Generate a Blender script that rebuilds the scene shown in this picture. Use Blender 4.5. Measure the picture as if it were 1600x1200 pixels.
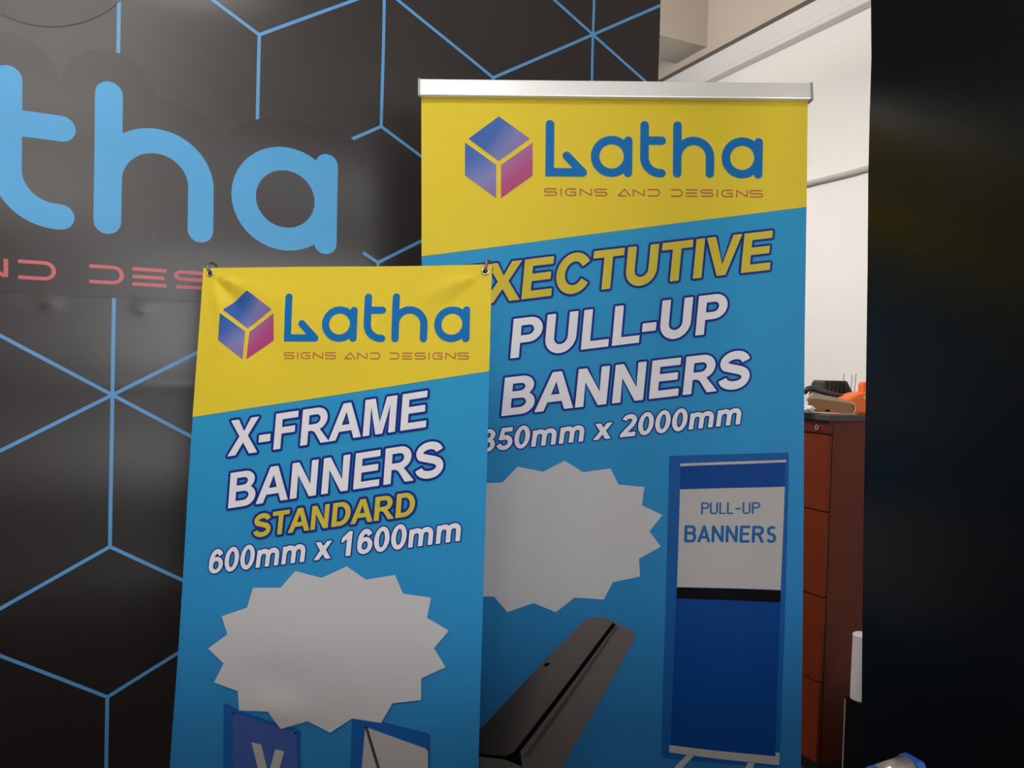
import bpy, bmesh, math, random
import numpy as np
from mathutils import Matrix, Vector
from mathutils.geometry import delaunay_2d_cdt

for o in list(bpy.data.objects):
    bpy.data.objects.remove(o)
SC = bpy.context.scene
COL = SC.collection
random.seed(4)

# ------------------------------------------------------------------ camera
CAMZ = 1.42
F = 1200.0
ROLL, PITCH = math.radians(1.63), math.radians(1.27)
cp, sp, cr, sr = math.cos(PITCH), math.sin(PITCH), math.cos(ROLL), math.sin(ROLL)
_right, _fwd, _down = np.array([1, 0, 0.]), np.array([0, cp, -sp]), np.array([0, -sp, -cp])
C_R = cr * _right - sr * _down
C_D = sr * _right + cr * _down
C_F = _fwd
C_O = np.array([0, 0, CAMZ])
cam = bpy.data.cameras.new('camera')
cam.sensor_fit = 'HORIZONTAL'
cam.sensor_width = 36.0
cam.lens = 36.0 * F / 1600.0
cam.clip_start = 0.02
camo = bpy.data.objects.new('camera', cam)
COL.objects.link(camo)
camo.matrix_world = Matrix(((C_R[0], -C_D[0], -C_F[0], 0), (C_R[1], -C_D[1], -C_F[1], 0),
                            (C_R[2], -C_D[2], -C_F[2], CAMZ), (0, 0, 0, 1)))
SC.camera = camo

# ------------------------------------------------------------------ world, lights, exposure
w = bpy.data.worlds.new('world')
SC.world = w
w.use_nodes = True
w.node_tree.nodes['Background'].inputs[0].default_value = (0.9, 0.95, 1.0, 1)
w.node_tree.nodes['Background'].inputs[1].default_value = 0.3
SC.view_settings.view_transform = 'Standard'
SC.view_settings.look = 'None'
SC.view_settings.gamma = 1.0
SC.view_settings.use_curve_mapping = False
SC.view_settings.exposure = 0.10
YAWR = math.radians(25.5)                 # the room stands turned to the camera
E1 = np.array([math.cos(YAWR), math.sin(YAWR), 0])
E2 = np.array([-math.sin(YAWR), math.cos(YAWR), 0])


def room(a, b, z):
    return E1 * a + E2 * b + np.array([0, 0, z])


def area(name, loc, target, sx, sy, power, col):
    l = bpy.data.lights.new(name, 'AREA')
    l.shape = 'RECTANGLE'
    l.size, l.size_y = sx, sy
    l.energy = power
    l.color = col
    o = bpy.data.objects.new(name, l)
    COL.objects.link(o)
    o.location = Vector(loc)
    d = Vector(target) - Vector(loc)
    o.rotation_euler = d.to_track_quat('-Z', 'Y').to_euler()
    return o


# hanging tube lamps (x, y, z, turn, strength; built below) and the shop window behind the camera
LAMPS = [(-.75, .45, 2.95, .39, 42, 'hanging twin tube lamp above the counter'),
         (-.50, 2.80, 2.75, 2.01, 135, 'added unseen twin tube lamp behind the dark display wall, lighting the white wall'),  # added lamp, hidden by the backdrop, put in to brighten the white wall
         (-.2, -1.9, 2.95, .44, 45, 'hanging twin tube lamp near the shop window')]
area('window_light', room(0.6, -2.93, 1.65), room(0.3, 1.5, 1.5), 2.6, 1.1, 48, (.97, .98, 1.0))


# ------------------------------------------------------------------ materials
def mat(name, col, rough=.5, spec=.5, metal=0., var=.06, vscale=14., bump=0., bscale=60., coat=0.):
    m = bpy.data.materials.new(name)
    m.use_nodes = True
    nt = m.node_tree
    b = nt.nodes['Principled BSDF']
    b.inputs['Roughness'].default_value = rough
    b.inputs['Specular IOR Level'].default_value = spec
    b.inputs['Metallic'].default_value = metal
    if coat:
        b.inputs['Coat Weight'].default_value = coat
        b.inputs['Coat Roughness'].default_value = .12
    tc = nt.nodes.new('ShaderNodeTexCoord')
    n = nt.nodes.new('ShaderNodeTexNoise')
    n.inputs['Scale'].default_value = vscale
    n.inputs['Detail'].default_value = 4
    nt.links.new(tc.outputs['Object'], n.inputs['Vector'])
    mx = nt.nodes.new('ShaderNodeMix')
    mx.data_type = 'RGBA'
    c = np.array(col)
    mx.inputs['A'].default_value = (*np.clip(c * (1 - var), 0, 1), 1)
    mx.inputs['B'].default_value = (*np.clip(c * (1 + var), 0, 1), 1)
    nt.links.new(n.outputs['Fac'], mx.inputs['Factor'])
    nt.links.new(mx.outputs['Result'], b.inputs['Base Color'])
    if bump:
        n2 = nt.nodes.new('ShaderNodeTexNoise')
        n2.inputs['Scale'].default_value = bscale
        nt.links.new(tc.outputs['Object'], n2.inputs['Vector'])
        bp = nt.nodes.new('ShaderNodeBump')
        bp.inputs['Strength'].default_value = bump
        bp.inputs['Distance'].default_value = .002
        nt.links.new(n2.outputs['Fac'], bp.inputs['Height'])
        nt.links.new(bp.outputs['Normal'], b.inputs['Normal'])
    return m


def ramp_mat(name, p0, p1, stops, rough=.45, spec=.4):
    """printed colour gradient along the line p0 > p1 in the object's own coordinates"""
    m = bpy.data.materials.new(name)
    m.use_nodes = True
    nt = m.node_tree
    b = nt.nodes['Principled BSDF']
    b.inputs['Roughness'].default_value = rough
    b.inputs['Specular IOR Level'].default_value = spec
    tc = nt.nodes.new('ShaderNodeTexCoord')
    d = np.array(p1) - np.array(p0)
    g = d / (d @ d)
    dot = nt.nodes.new('ShaderNodeVectorMath')
    dot.operation = 'DOT_PRODUCT'
    dot.inputs[1].default_value = (g[0], g[1], 0)
    nt.links.new(tc.outputs['Object'], dot.inputs[0])
    ad = nt.nodes.new('ShaderNodeMath')
    ad.operation = 'SUBTRACT'
    ad.inputs[1].default_value = float(g @ np.array(p0))
    nt.links.new(dot.outputs['Value'], ad.inputs[0])
    r = nt.nodes.new('ShaderNodeValToRGB')
    el = r.color_ramp.elements
    while len(el) < len(stops):
        el.new(.5)
    for e, (t, c) in zip(el, stops):
        e.position = t
        e.color = (*c, 1)
    nt.links.new(ad.outputs[0], r.inputs[0])
    nt.links.new(r.outputs[0], b.inputs['Base Color'])
    return m


PR, PS = .5, .13      # gloss of the printed banner sheets
M = dict(
    wall=mat('white_plaster', (.86, .83, .805), .8, .3, var=.025, vscale=2.5, bump=.15, bscale=40),
    cream=mat('cream_plaster', (.50, .44, .375), .8, .3, var=.04, vscale=3, bump=.15, bscale=40),
    ceil=mat('ceiling_board', (.72, .66, .58), .85, .3, var=.03, vscale=3),
    floor=mat('grey_floor', (.045, .043, .042), .6, .3, var=.25, vscale=6),
    rail=mat('painted_metal_rail', (.68, .67, .67), .4, .5, var=.04, vscale=5),
    gap=mat('dark_joint', (.12, .10, .09), .8, .2),
    conduit=mat('grey_plastic_pipe', (.52, .49, .45), .5, .4, var=.04),
    vinyl=mat('dark_vinyl', (.0215, .0170, .0165), .30, .74, var=.12, vscale=3, bump=.06, bscale=9),
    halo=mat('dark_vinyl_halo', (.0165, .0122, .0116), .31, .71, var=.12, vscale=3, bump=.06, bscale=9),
    hexline=mat('blue_line_print', (.11, .37, .72), .36, .55, var=.05),
    bigblue=mat('light_blue_print', (.07, .40, .78), .36, .5, var=.04, vscale=4),
    red=mat('coral_print', (.66, .145, .17), .36, .5, var=.04),
    board=mat('backing_board', (.02, .02, .02), .7, .3),
    yellow=mat('yellow_print', (.86, .66, .045), PR, PS, var=.035, vscale=6),
    blue=mat('sky_blue_print', (.042, .30, .56), PR, PS, var=.09, vscale=5),
    white=mat('white_print', (.86, .85, .88), PR, PS, var=.02),
    wtext=mat('white_lettering', (.90, .89, .94), PR, PS, var=.02),
    ytext=mat('yellow_lettering', (.68, .555, .05), PR, PS, var=.03),
    navy=mat('navy_outline', (.008, .030, .25), PR, PS, var=.05),
    logo=mat('blue_logo_print', (.006, .17, .50), PR, PS, var=.03),
    tag=mat('brown_small_print', (.50, .16, .08), PR, PS, var=.05),
    burst=mat('pale_grey_print', (.60, .595, .615), PR, PS, var=.025, vscale=7),
    glow=mat('deep_blue_print', (.010, .105, .36), PR, PS, var=.05),
    mini=mat('royal_blue_print', (.002, .055, .27), PR, PS, var=.06),
    mini2=mat('slate_blue_print', (.055, .105, .36), PR, PS, var=.06),
    paper=mat('off_white_print', (.50, .485, .48), PR, PS, var=.02),
    ink=mat('black_print', (.004, .004, .005), PR, .08),
    minitext=mat('mid_blue_print', (.015, .13, .36), PR, PS),
    steelprint=mat('steel_grey_print', (.165, .145, .138), PR, PS, var=.05),
    steeldark=mat('dark_steel_print', (.085, .08, .08), PR, PS, var=.05),
    gravel=mat('gravel_print', (.16, .17, .15), PR, PS, var=.4, vscale=120),
    alu=mat('brushed_aluminium', (.97, .97, .98), .38, .5, metal=.45, var=.02, vscale=30),
    capgrey=mat('grey_end_cap', (.36, .36, .37), .5, .4),
    steel=mat('steel_hook', (.22, .21, .205), .3, .5, metal=.8),
    brass=mat('nickel_eyelet', (.75, .70, .62), .25, .5, metal=1.),
    pole=mat('grey_fibre_pole', (.12, .12, .13), .4, .4),
    black=mat('gloss_black_sheet', (.0030, .0030, .0035), .30, .16, var=.2, bump=.08, bscale=7),
    cab=mat('red_brown_laminate', (.11, .017, .006), .42, .25, var=.12, vscale=5),
    drawer=mat('orange_brown_laminate', (.145, .021, .0035), .40, .25, var=.12, vscale=5),
    worktop=mat('dark_grey_top', (.05, .045, .043), .5, .4),
    lock=mat('chrome_lock', (.6, .6, .6), .25, .5, metal=1.),
    bplastic=mat('black_plastic', (.022, .022, .024), .35, .5, var=.15),
    kraft=mat('brown_cardboard', (.30, .17, .085), .75, .2, var=.12, vscale=18),
    kraft2=mat('pale_cardboard', (.52, .40, .29), .75, .2, var=.08, vscale=18),
    orange=mat('orange_plastic', (.90, .155, .018), .4, .5, var=.04),
    wire=mat('grey_wire', (.25, .24, .23), .4, .5),
    wpaper=mat('white_paper', (.75, .72, .70), .7, .3, var=.04),
    wtube=mat('white_card_tube', (.66, .62, .625), .55, .4, var=.03),
    dbox=mat('black_box_paint', (.004, .0035, .0035), .5, .12),
    edge=mat('pale_edge_strip', (.34, .29, .28), .4, .4),
    bcap=mat('blue_plastic', (.018, .085, .40), .3, .5),
    clear=mat('silver_roll', (.34, .32, .30), .2, .6, metal=.4, var=.1),
    counter=mat('dark_counter_top', (.018, .016, .016), .45, .4),
    lampframe=mat('white_lamp_frame', (.8, .8, .8), .5, .4),
)


# the banners' blue runs from sky blue at the top to a deeper blue at the foot
for k_, y0_, y1_ in ((1, 1.4, .55), (2, 1.75, .55)):
    M['blueprint%d' % k_] = ramp_mat('sky_blue_print', (0, y0_), (0, y1_), [(0, (.030, .35, .66)), (.5, (.027, .28, .60)), (1, (.026, .190, .47))], PR, PS)


# ------------------------------------------------------------------ mesh helpers
def link(name, me, material, parent=None, smooth=False, **props):
    o = bpy.data.objects.new(name, me)
    COL.objects.link(o)
    if material is not None:
        me.materials.append(material)
    if parent is not None:
        o.parent = parent
    if smooth:
        for p in me.polygons:
            p.use_smooth = True
    for k, v in props.items():
        o[k] = v
    return o


def empty(name, mw, label, cat, group=None):
    o = bpy.data.objects.new(name, None)
    o.empty_display_size = .05
    COL.objects.link(o)
    o.matrix_world = mw
    o['label'], o['category'] = label, cat
    if group:
        o['group'] = group
    return o


def frame_matrix(o, x, y, z):
    return Matrix(((x[0], y[0], z[0], o[0]), (x[1], y[1], z[1], o[1]), (x[2], y[2], z[2], o[2]), (0, 0, 0, 1)))


def bm_mesh(bm, name):
    me = bpy.data.meshes.new(name)
    bmesh.ops.recalc_face_normals(bm, faces=bm.faces[:])
    bm.to_mesh(me)
    bm.free()
    return me


def box(name, lo, hi, material, parent=None, bevel=0., seg=2, **props):
    bm = bmesh.new()
    bmesh.ops.create_cube(bm, size=1)
    lo, hi = Vector(lo), Vector(hi)
    for v in bm.verts:
        v.co = Vector((lo[i] + (v.co[i] + .5) * (hi[i] - lo[i]) for i in range(3)))
    if bevel:
        bmesh.ops.bevel(bm, geom=bm.edges[:] + bm.verts[:], offset=bevel, segments=seg, affect='EDGES', profile=.5)
    return link(name, bm_mesh(bm, name), material, parent, **props)


def tube_bm(bm, pts, r, n=10, caps=True):
    pts = [Vector(p) for p in pts]
    rings = []
    prev = None
    for i, p in enumerate(pts):
        t = (pts[min(i + 1, len(pts) - 1)] - pts[max(i - 1, 0)]).normalized()
        if prev is None:
            a = t.orthogonal().normalized()
        else:
            a = (prev - t * prev.dot(t)).normalized()
        prev = a
        b = t.cross(a)
        rr = r[i] if hasattr(r, '__len__') else r
        rings.append([bm.verts.new(p + rr * (math.cos(2 * math.pi * k / n) * a + math.sin(2 * math.pi * k / n) * b)) for k in range(n)])
    for r0, r1 in zip(rings, rings[1:]):
        for k in range(n):
            bm.faces.new((r0[k], r0[(k + 1) % n], r1[(k + 1) % n], r1[k]))
    if caps:
        bm.faces.new(rings[0][::-1])
        bm.faces.new(rings[-1])


def tube(name, pts, r, material, parent=None, n=10, **props):
    bm = bmesh.new()
    tube_bm(bm, pts, r, n)
    return link(name, bm_mesh(bm, name), material, parent, smooth=n > 6, **props)


def prism(name, outline, d0, d1, material, parent=None, axis=2, bevel=0., **props):
    """outline (a, b) swept along the third axis from d0 to d1"""
    bm = bmesh.new()
    def P(a, b, d):
        return (a, b, d) if axis == 2 else ((d, a, b) if axis == 0 else (a, d, b))
    v0 = [bm.verts.new(P(a, b, d0)) for a, b in outline]
    v1 = [bm.verts.new(P(a, b, d1)) for a, b in outline]
    n = len(v0)
    bm.faces.new(v0[::-1])
    bm.faces.new(v1)
    for i in range(n):
        bm.faces.new((v0[i], v0[(i + 1) % n], v1[(i + 1) % n], v1[i]))
    if bevel:
        bmesh.ops.bevel(bm, geom=bm.edges[:], offset=bevel, segments=2, affect='EDGES', profile=.5)
    return link(name, bm_mesh(bm, name), material, parent, **props)


# ------------------------------------------------------------------ flat print helpers
class Plane:
    """a flat sheet: origin at its base, x across, y up, z towards the viewer"""
    def __init__(self, o, x, y):
        self.o, self.x, self.y = map(np.array, (o, x, y))
        self.z = np.cross(self.x, self.y)

    def matrix(self):
        return frame_matrix(self.o, self.x, self.y, self.z)

    def at(self, px, py):
        d = C_R * ((px - 800) / F) + C_D * ((py - 600) / F) + C_F
        t = ((self.o - C_O) @ self.z) / (d @ self.z)
        p = C_O + t * d - self.o
        return np.array([p @ self.x, p @ self.y])


def zoomed(x0, y0, s):
    return lambda p: (x0 + p[0] / s, y0 + p[1] / s)


def area2(c):
    c = np.asarray(c)
    x, y = c[:, 0], c[:, 1]
    return .5 * np.sum(x * np.roll(y, -1) - np.roll(x, -1) * y)


def ccw(c):
    c = np.asarray(c, float)
    return c if area2(c) > 0 else c[::-1]


def cw(c):
    return ccw(c)[::-1]


def arc(cx, cy, rx, ry, a0, a1, n=16):
    t = np.radians(np.linspace(a0, a1, n + 1))
    return [(cx + rx * math.cos(k), cy + ry * math.sin(k)) for k in t]


def clean(c, eps=1e-7):
    out = []
    for p in c:
        if not out or abs(p[0] - out[-1][0]) + abs(p[1] - out[-1][1]) > eps:
            out.append((float(p[0]), float(p[1])))
    if len(out) > 1 and abs(out[0][0] - out[-1][0]) + abs(out[0][1] - out[-1][1]) < eps:
        out.pop()
    return np.array(out)


def stroke(pts, wd, cap='round', n=8):
    """outline of a pen stroke along a smooth polyline"""
    p = clean(pts)
    m = len(p)
    d = np.diff(p, axis=0)
    d /= np.linalg.norm(d, axis=1)[:, None]
    nm = np.c_[-d[:, 1], d[:, 0]]
    L, Rr = [], []
    h = wd / 2
    for i in range(m):
        if i == 0:
            q = nm[0]
        elif i == m - 1:
            q = nm[-1]
        else:
            q = nm[i - 1] + nm[i]
            q = q / max(.35, (q @ q) / 2)
        L.append(p[i] + h * q)
        Rr.append(p[i] - h * q)
    out = list(Rr)
    if cap == 'round':
        a = math.atan2(-nm[-1][1], -nm[-1][0])
        out += [p[-1] + h * np.array([math.cos(a + math.pi * k / n), math.sin(a + math.pi * k / n)]) for k in range(1, n)]
    out += L[::-1]
    if cap == 'round':
        a = math.atan2(nm[0][1], nm[0][0])
        out += [p[0] + h * np.array([math.cos(a + math.pi * k / n), math.sin(a + math.pi * k / n)]) for k in range(1, n)]
    return ccw(clean(out))


def offset(c, t, n=5):
    """contour pushed t to its right (outwards for a filled contour run counter-clockwise)"""
    c = clean(c)
    m = len(c)
    out = []
    for i in range(m):
        a, b, e = c[i - 1], c[i], c[(i + 1) % m]
        d0, d1 = b - a, e - b
        d0, d1 = d0 / np.linalg.norm(d0), d1 / np.linalg.norm(d1)
        n0, n1 = np.array([d0[1], -d0[0]]), np.array([d1[1], -d1[0]])
        cr_ = d0[0] * d1[1] - d0[1] * d1[0]
        if cr_ > .02:
            a0 = math.atan2(n0[1], n0[0])
            da = math.atan2(cr_, d0 @ d1)
            k = max(2, int(n * da / 1.5) + 1)
            out += [b + t * np.array([math.cos(a0 + da * j / k), math.sin(a0 + da * j / k)]) for j in range(k + 1)]
        else:
            q = n0 + n1
            out.append(b + t * q / max(.5, (q @ q) / 2))
    return clean(out)


def winding(pts, contours):
    x, y = pts[:, 0], pts[:, 1]
    wn = np.zeros(len(pts), int)
    for c in contours:
        a, b = c, np.roll(c, -1, axis=0)
        bx0, by0, bx1, by1 = c[:, 0].min(), c[:, 1].min(), c[:, 0].max(), c[:, 1].max()
        idx = np.where((x >= bx0) & (x <= bx1) & (y >= by0) & (y <= by1))[0]
        if not len(idx):
            continue
        X, Y = x[idx][:, None], y[idx][:, None]
        up = (a[:, 1] <= Y) & (b[:, 1] > Y)
        dn = (a[:, 1] > Y) & (b[:, 1] <= Y)
        s = (b[:, 0] - a[:, 0]) * (Y - a[:, 1]) - (X - a[:, 0]) * (b[:, 1] - a[:, 1])
        wn[idx] += (up & (s > 0)).sum(1) - (dn & (s < 0)).sum(1)
    return wn


def dense(c, g):
    out = []
    for i in range(len(c)):
        a, b = c[i], c[(i + 1) % len(c)]
        k = max(1, int(math.ceil(np.linalg.norm(b - a) / g)))
        out += [a + (b - a) * j / k for j in range(k)]
    return np.array(out)


def layer(name, contours, material, parent, z, disp, grid=.02, **props):
    """one printed colour of a sheet: the union of the contours, following the sheet's folds"""
    contours = [dense(clean(c), grid) for c in contours]
    V, Eg = [], []
    for c in contours:
        k = len(V)
        V += [Vector(p) for p in c]
        Eg += [(k + i, k + (i + 1) % len(c)) for i in range(len(c))]
    allp = np.vstack(contours)
    lo, hi = allp.min(0), allp.max(0)
    gx = np.arange(lo[0] + grid * .37, hi[0], grid)
    gy = np.arange(lo[1] + grid * .41, hi[1], grid)
    if len(gx) and len(gy):
        G = np.stack(np.meshgrid(gx, gy), -1).reshape(-1, 2)
        G = G[winding(G, contours) > 0]
        far = np.ones(len(G), bool)
        for k in range(0, len(G), 400):
            far[k:k + 400] = (((G[k:k + 400, None] - allp[None]) ** 2).sum(-1).min(1) > (.3 * grid) ** 2)
        G = G[far]
        V += [Vector(p) for p in G]
    r = delaunay_2d_cdt(V, Eg, [], 0, 1e-7)
    P = np.array([tuple(v) for v in r[0]])
    T = np.array([f for f in r[2] if len(f) == 3])
    cen = P[T].mean(1)
    T = T[winding(cen, contours) > 0]
    used = np.unique(T)
    re = -np.ones(len(P), int)
    re[used] = np.arange(len(used))
    P, T = P[used], re[T]
    a, b, c = P[T[:, 0]], P[T[:, 1]], P[T[:, 2]]
    s = (b[:, 0] - a[:, 0]) * (c[:, 1] - a[:, 1]) - (b[:, 1] - a[:, 1]) * (c[:, 0] - a[:, 0])
    T[s < 0] = T[s < 0][:, ::-1]
    Z = disp(P[:, 0], P[:, 1]) + z
    me = bpy.data.meshes.new(name)
    me.from_pydata(np.c_[P, Z].tolist(), [], T.tolist())
    o = link(name, me, material, parent, smooth=True, **props)
    e = 1e-4
    gx = (disp(P[:, 0] + e, P[:, 1]) - disp(P[:, 0] - e, P[:, 1])) / (2 * e)
    gy = (disp(P[:, 0], P[:, 1] + e) - disp(P[:, 0], P[:, 1] - e)) / (2 * e)
    nn = np.c_[-gx, -gy, np.ones(len(P))]
    nn /= np.linalg.norm(nn, axis=1)[:, None]
    me.normals_split_custom_set_from_vertices(nn.tolist())
    return o


def affine(src, dst):
    A = np.c_[np.array(src, float), np.ones(3)]
    X = np.linalg.solve(A, np.array(dst, float))
    return lambda c: np.c_[np.asarray(c, float), np.ones(len(c))] @ X


# ------------------------------------------------------------------ bold display letters (cap height 1)
ST = .205
def _ring(cx, cy, rx, ry, ix, iy, n=28):
    return [ccw(arc(cx, cy, rx, ry, 0, 360, n)[:-1]), cw(arc(cx, cy, ix, iy, 0, 360, n)[:-1])]


def _P():
    return [ccw([(.1, 0), (.1, 1), (.52, 1)] + arc(.55, .69, .335, .31, 90, -90, 14) + [(.305, .38), (.305, 0)]),
            cw([(.305, .83), (.305, .545), (.5, .545)] + arc(.53, .688, .15, .143, -90, 90, 10))]


def _m():
    xh = .72
    g = [ccw([(.09, 0), (.09, xh), (.275, xh), (.275, 0)])]
    for x in (.09, .525):
        g.append(stroke([(x + .1, .42)] + arc(x + .315, .45, .215, .20, 170, 0, 12) + [(x + .53, 0)], .19, 'butt'))
    return g


GLY = {
    'A': (1.0, [ccw([(0, 0), (.385, 1), (.615, 1), (1.0, 0), (.785, 0), (.70, .228), (.30, .228), (.215, 0)]),
                cw([(.365, .395), (.635, .395), (.5, .77)])]),
    'B': (1.0, [ccw([(.1, 0), (.1, 1), (.52, 1)] + arc(.56, .745, .315, .255, 90, -40, 12) + [(.76, .53)] +
                    arc(.60, .285, .335, .285, 55, -90, 12)),
                cw([(.305, .84), (.305, .605), (.5, .605)] + arc(.53, .722, .145, .117, -90, 90, 8)),
                cw([(.305, .445), (.305, .165), (.53, .165)] + arc(.56, .305, .17, .14, -90, 90, 8))]),
    'C': (1.0, [stroke(arc(.52, .5, .355, .42, 33, 327, 28), .2, 'butt')]),
    'D': (1.0, [ccw([(.1, 0), (.1, 1), (.46, 1)] + arc(.47, .5, .465, .5, 90, -90, 20)),
                cw([(.305, .83), (.305, .17), (.44, .17)] + arc(.45, .5, .275, .33, -90, 90, 16))]),
    'E': (.93, [ccw([(.1, 0), (.1, 1), (.845, 1), (.845, .832), (.305, .832), (.305, .61), (.805, .61), (.805, .442),
                     (.305, .442), (.305, .17), (.865, .17), (.865, 0)])]),
    'F': (.86, [ccw([(.1, 0), (.1, 1), (.79, 1), (.79, .832), (.305, .832), (.305, .595), (.72, .595), (.72, .427),
                     (.305, .427), (.305, 0)])]),
    'I': (.39, [ccw([(.092, 0), (.092, 1), (.297, 1), (.297, 0)])]),
    'L': (.85, [ccw([(.1, 0), (.1, 1), (.305, 1), (.305, .17), (.81, .17), (.81, 0)])]),
    'M': (1.163, [ccw([(.09, 0), (.09, 1), (.395, 1), (.58, .32), (.765, 1), (1.07, 1), (1.07, 0), (.88, 0), (.88, .78),
                       (.68, 0), (.483, 0), (.28, .78), (.28, 0)])]),
    'N': (1.0, [ccw([(.095, 0), (.095, 1), (.295, 1), (.705, .335), (.705, 1), (.9, 1), (.9, 0), (.695, 0), (.29, .655), (.29, 0)])]),
    'P': (.93, _P()),
    'R': (1.0, _P() + [ccw([(.34, .42), (.60, .46), (.72, .33), (.99, 0), (.745, 0), (.53, .32), (.42, .385)])]),
    'S': (.93, [stroke(arc(.455, .70, .285, .205, 12, 90, 8) + arc(.445, .715, .29, .19, 95, 215, 12) +
                       [(.30, .575), (.46, .525), (.62, .475)] + arc(.50, .295, .27, .205, 40, -90, 12) +
                       arc(.46, .30, .315, .21, -92, -170, 8), .195, 'butt')]),
    'T': (.86, [ccw([(.325, 0), (.325, .832), (.03, .832), (.03, 1), (.825, 1), (.825, .832), (.53, .832), (.53, 0)])]),
    'U': (1.0, [stroke([(.2, 1), (.2, .40)] + arc(.5, .385, .30, .30, 180, 360, 18) + [(.8, .40), (.8, 1)], ST, 'butt')]),
    'V': (.93, [ccw([(.355, 0), (0, 1), (.22, 1), (.468, .26), (.71, 1), (.925, 1), (.57, 0)])]),
    'X': (.93, [ccw([(0, 0), (.342, .52), (.03, 1), (.27, 1), (.472, .635), (.67, 1), (.908, 1), (.595, .512), (.937, 0),
                     (.69, 0), (.468, .345), (.245, 0)])]),
    '-': (.465, [ccw([(.06, .265), (.06, .46), (.41, .46), (.41, .265)])]),
    '0': (.776, _ring(.388, .495, .335, .515, .14, .345)),
    '6': (.776, _ring(.395, .33, .335, .34, .145, .185) +
          [stroke(arc(.40, .49, .245, .425, 38, 190, 16) + [(.16, .33)], .19, 'butt')]),
    '8': (.776, _ring(.388, .735, .30, .275, .115, .125) + _ring(.388, .285, .335, .30, .145, .145)),
    '5': (.776, [ccw([(.11, .47), (.20, 1), (.67, 1), (.67, .82), (.345, .82), (.31, .60), (.24, .49)]),
                 stroke([(.20, .545)] + arc(.385, .325, .25, .24, 115, -165, 20), .185, 'butt')]),
    '1': (.776, [ccw([(.33, 0), (.33, .71), (.09, .575), (.09, .75), (.38, 1.005), (.535, 1.005), (.535, 0)])]),
    '2': (.776, [stroke(arc(.385, .72, .23, .19, 165, -20, 16) + [(.52, .5), (.30, .27), (.17, .10)], .19, 'butt'),
                 ccw([(.04, 0), (.09, .18), (.71, .18), (.71, 0)])]),
    'm': (1.242, _m()),
    'x': (.776, [ccw([(.01, 0), (.265, .37), (.02, .72), (.245, .72), (.388, .515), (.535, .72), (.755, .72), (.51, .37),
                      (.77, 0), (.545, 0), (.388, .22), (.23, 0)])]),
    ' ': (.388, []),
}
TRACK = -.015


def text_glyphs(s):
    x = 0
    out = []
    for ch in s:
        wd, cs = GLY[ch]
        out.append([c + np.array([x, 0]) for c in cs])
        x += wd + TRACK
    return out


def text_layout(s, i0, side0, q0, i1, side1, q1, upv):
    """letters of s mapped so that glyph i0 / i1 meet the points q0 / q1 on the baseline"""
    g = text_glyphs(s)
    def ink(i, side):
        a = np.vstack(g[i])[:, 0]
        return a.min() if side == 'l' else a.max()
    x0, x1 = ink(i0, side0), ink(i1, side1)
    f = affine([(x0, 0), (x1, 0), (x0, 1)], [q0, q1, np.array(q0) + upv])
    return [[f(c) for c in gl] for gl in g if gl]


# thin rounded letters used in the small pictured banner
LIGHT = {
    'P': (.62, [[(0, 0), (0, 1), (.36, 1)] + arc(.36, .76, .2, .24, 90, -90, 8) + [(0, .52)]]),
    'U': (.66, [[(0, 1), (0, .2)] + arc(.2, .2, .2, .2, 180, 270, 5) + arc(.34, .2, .2, .2, 270, 360, 5) + [(.54, 1)]]),
    'L': (.52, [[(0, 1), (0, 0), (.42, 0)]]),
    '-': (.52, [[(.03, .45), (.38, .45)]]),
    'B': (.70, [[(0, 0), (0, 1), (.36, 1)] + arc(.36, .77, .19, .23, 90, -90, 8) + [(0, .54)],
                [(0, .54), (.38, .54)] + arc(.38, .27, .2, .27, 90, -90, 8) + [(0, 0)]]),
    'A': (.74, [[(0, 0), (.31, 1), (.62, 0)], [(.1, .27), (.52, .27)]]),
    'N': (.74, [[(0, 0), (0, 1)], [(0, 1), (.58, 0)], [(.58, 0), (.58, 1)]]),
    'E': (.62, [[(.46, 1), (0, 1), (0, 0), (.46, 0)], [(0, .52), (.4, .52)]]),
    'R': (.70, [[(0, 0), (0, 1), (.36, 1)] + arc(.36, .76, .2, .24, 90, -90, 8) + [(0, .52)], [(.32, .52), (.56, 0)]]),
    'S': (.62, [arc(.3, .76, .22, .24, 60, 180, 8) + [(.14, .56), (.42, .46)] + arc(.28, .24, .22, .24, 20, -140, 8)]),
}


def light_text(s, wd, q0, q1, upv):
    x = 0
    st = []
    xe = 0
    for ch in s:
        a, ls = LIGHT[ch]
        st.append([])
        for l in ls:
            l = [(p[0] + x, p[1]) for p in clean(l)]
            xe = max(xe, max(p[0] for p in l))
            # corners are split so that every stroke stays smooth
            run = [l[0]]
            for k in range(1, len(l)):
                run.append(l[k])
                if k < len(l) - 1:
                    d0, d1 = np.subtract(l[k], l[k - 1]), np.subtract(l[k + 1], l[k])
                    if d0 @ d1 < .55 * np.linalg.norm(d0) * np.linalg.norm(d1):
                        st[-1].append(stroke(run, wd))
                        run = [l[k]]
            if len(run) > 1:
                st[-1].append(stroke(run, wd))
        x += a + .15
    f = affine([(0, 0), (xe, 0), (0, 1)], [q0, q1, np.array(q0) + upv])
    return [[f(c) for c in gl] for gl in st]


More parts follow.
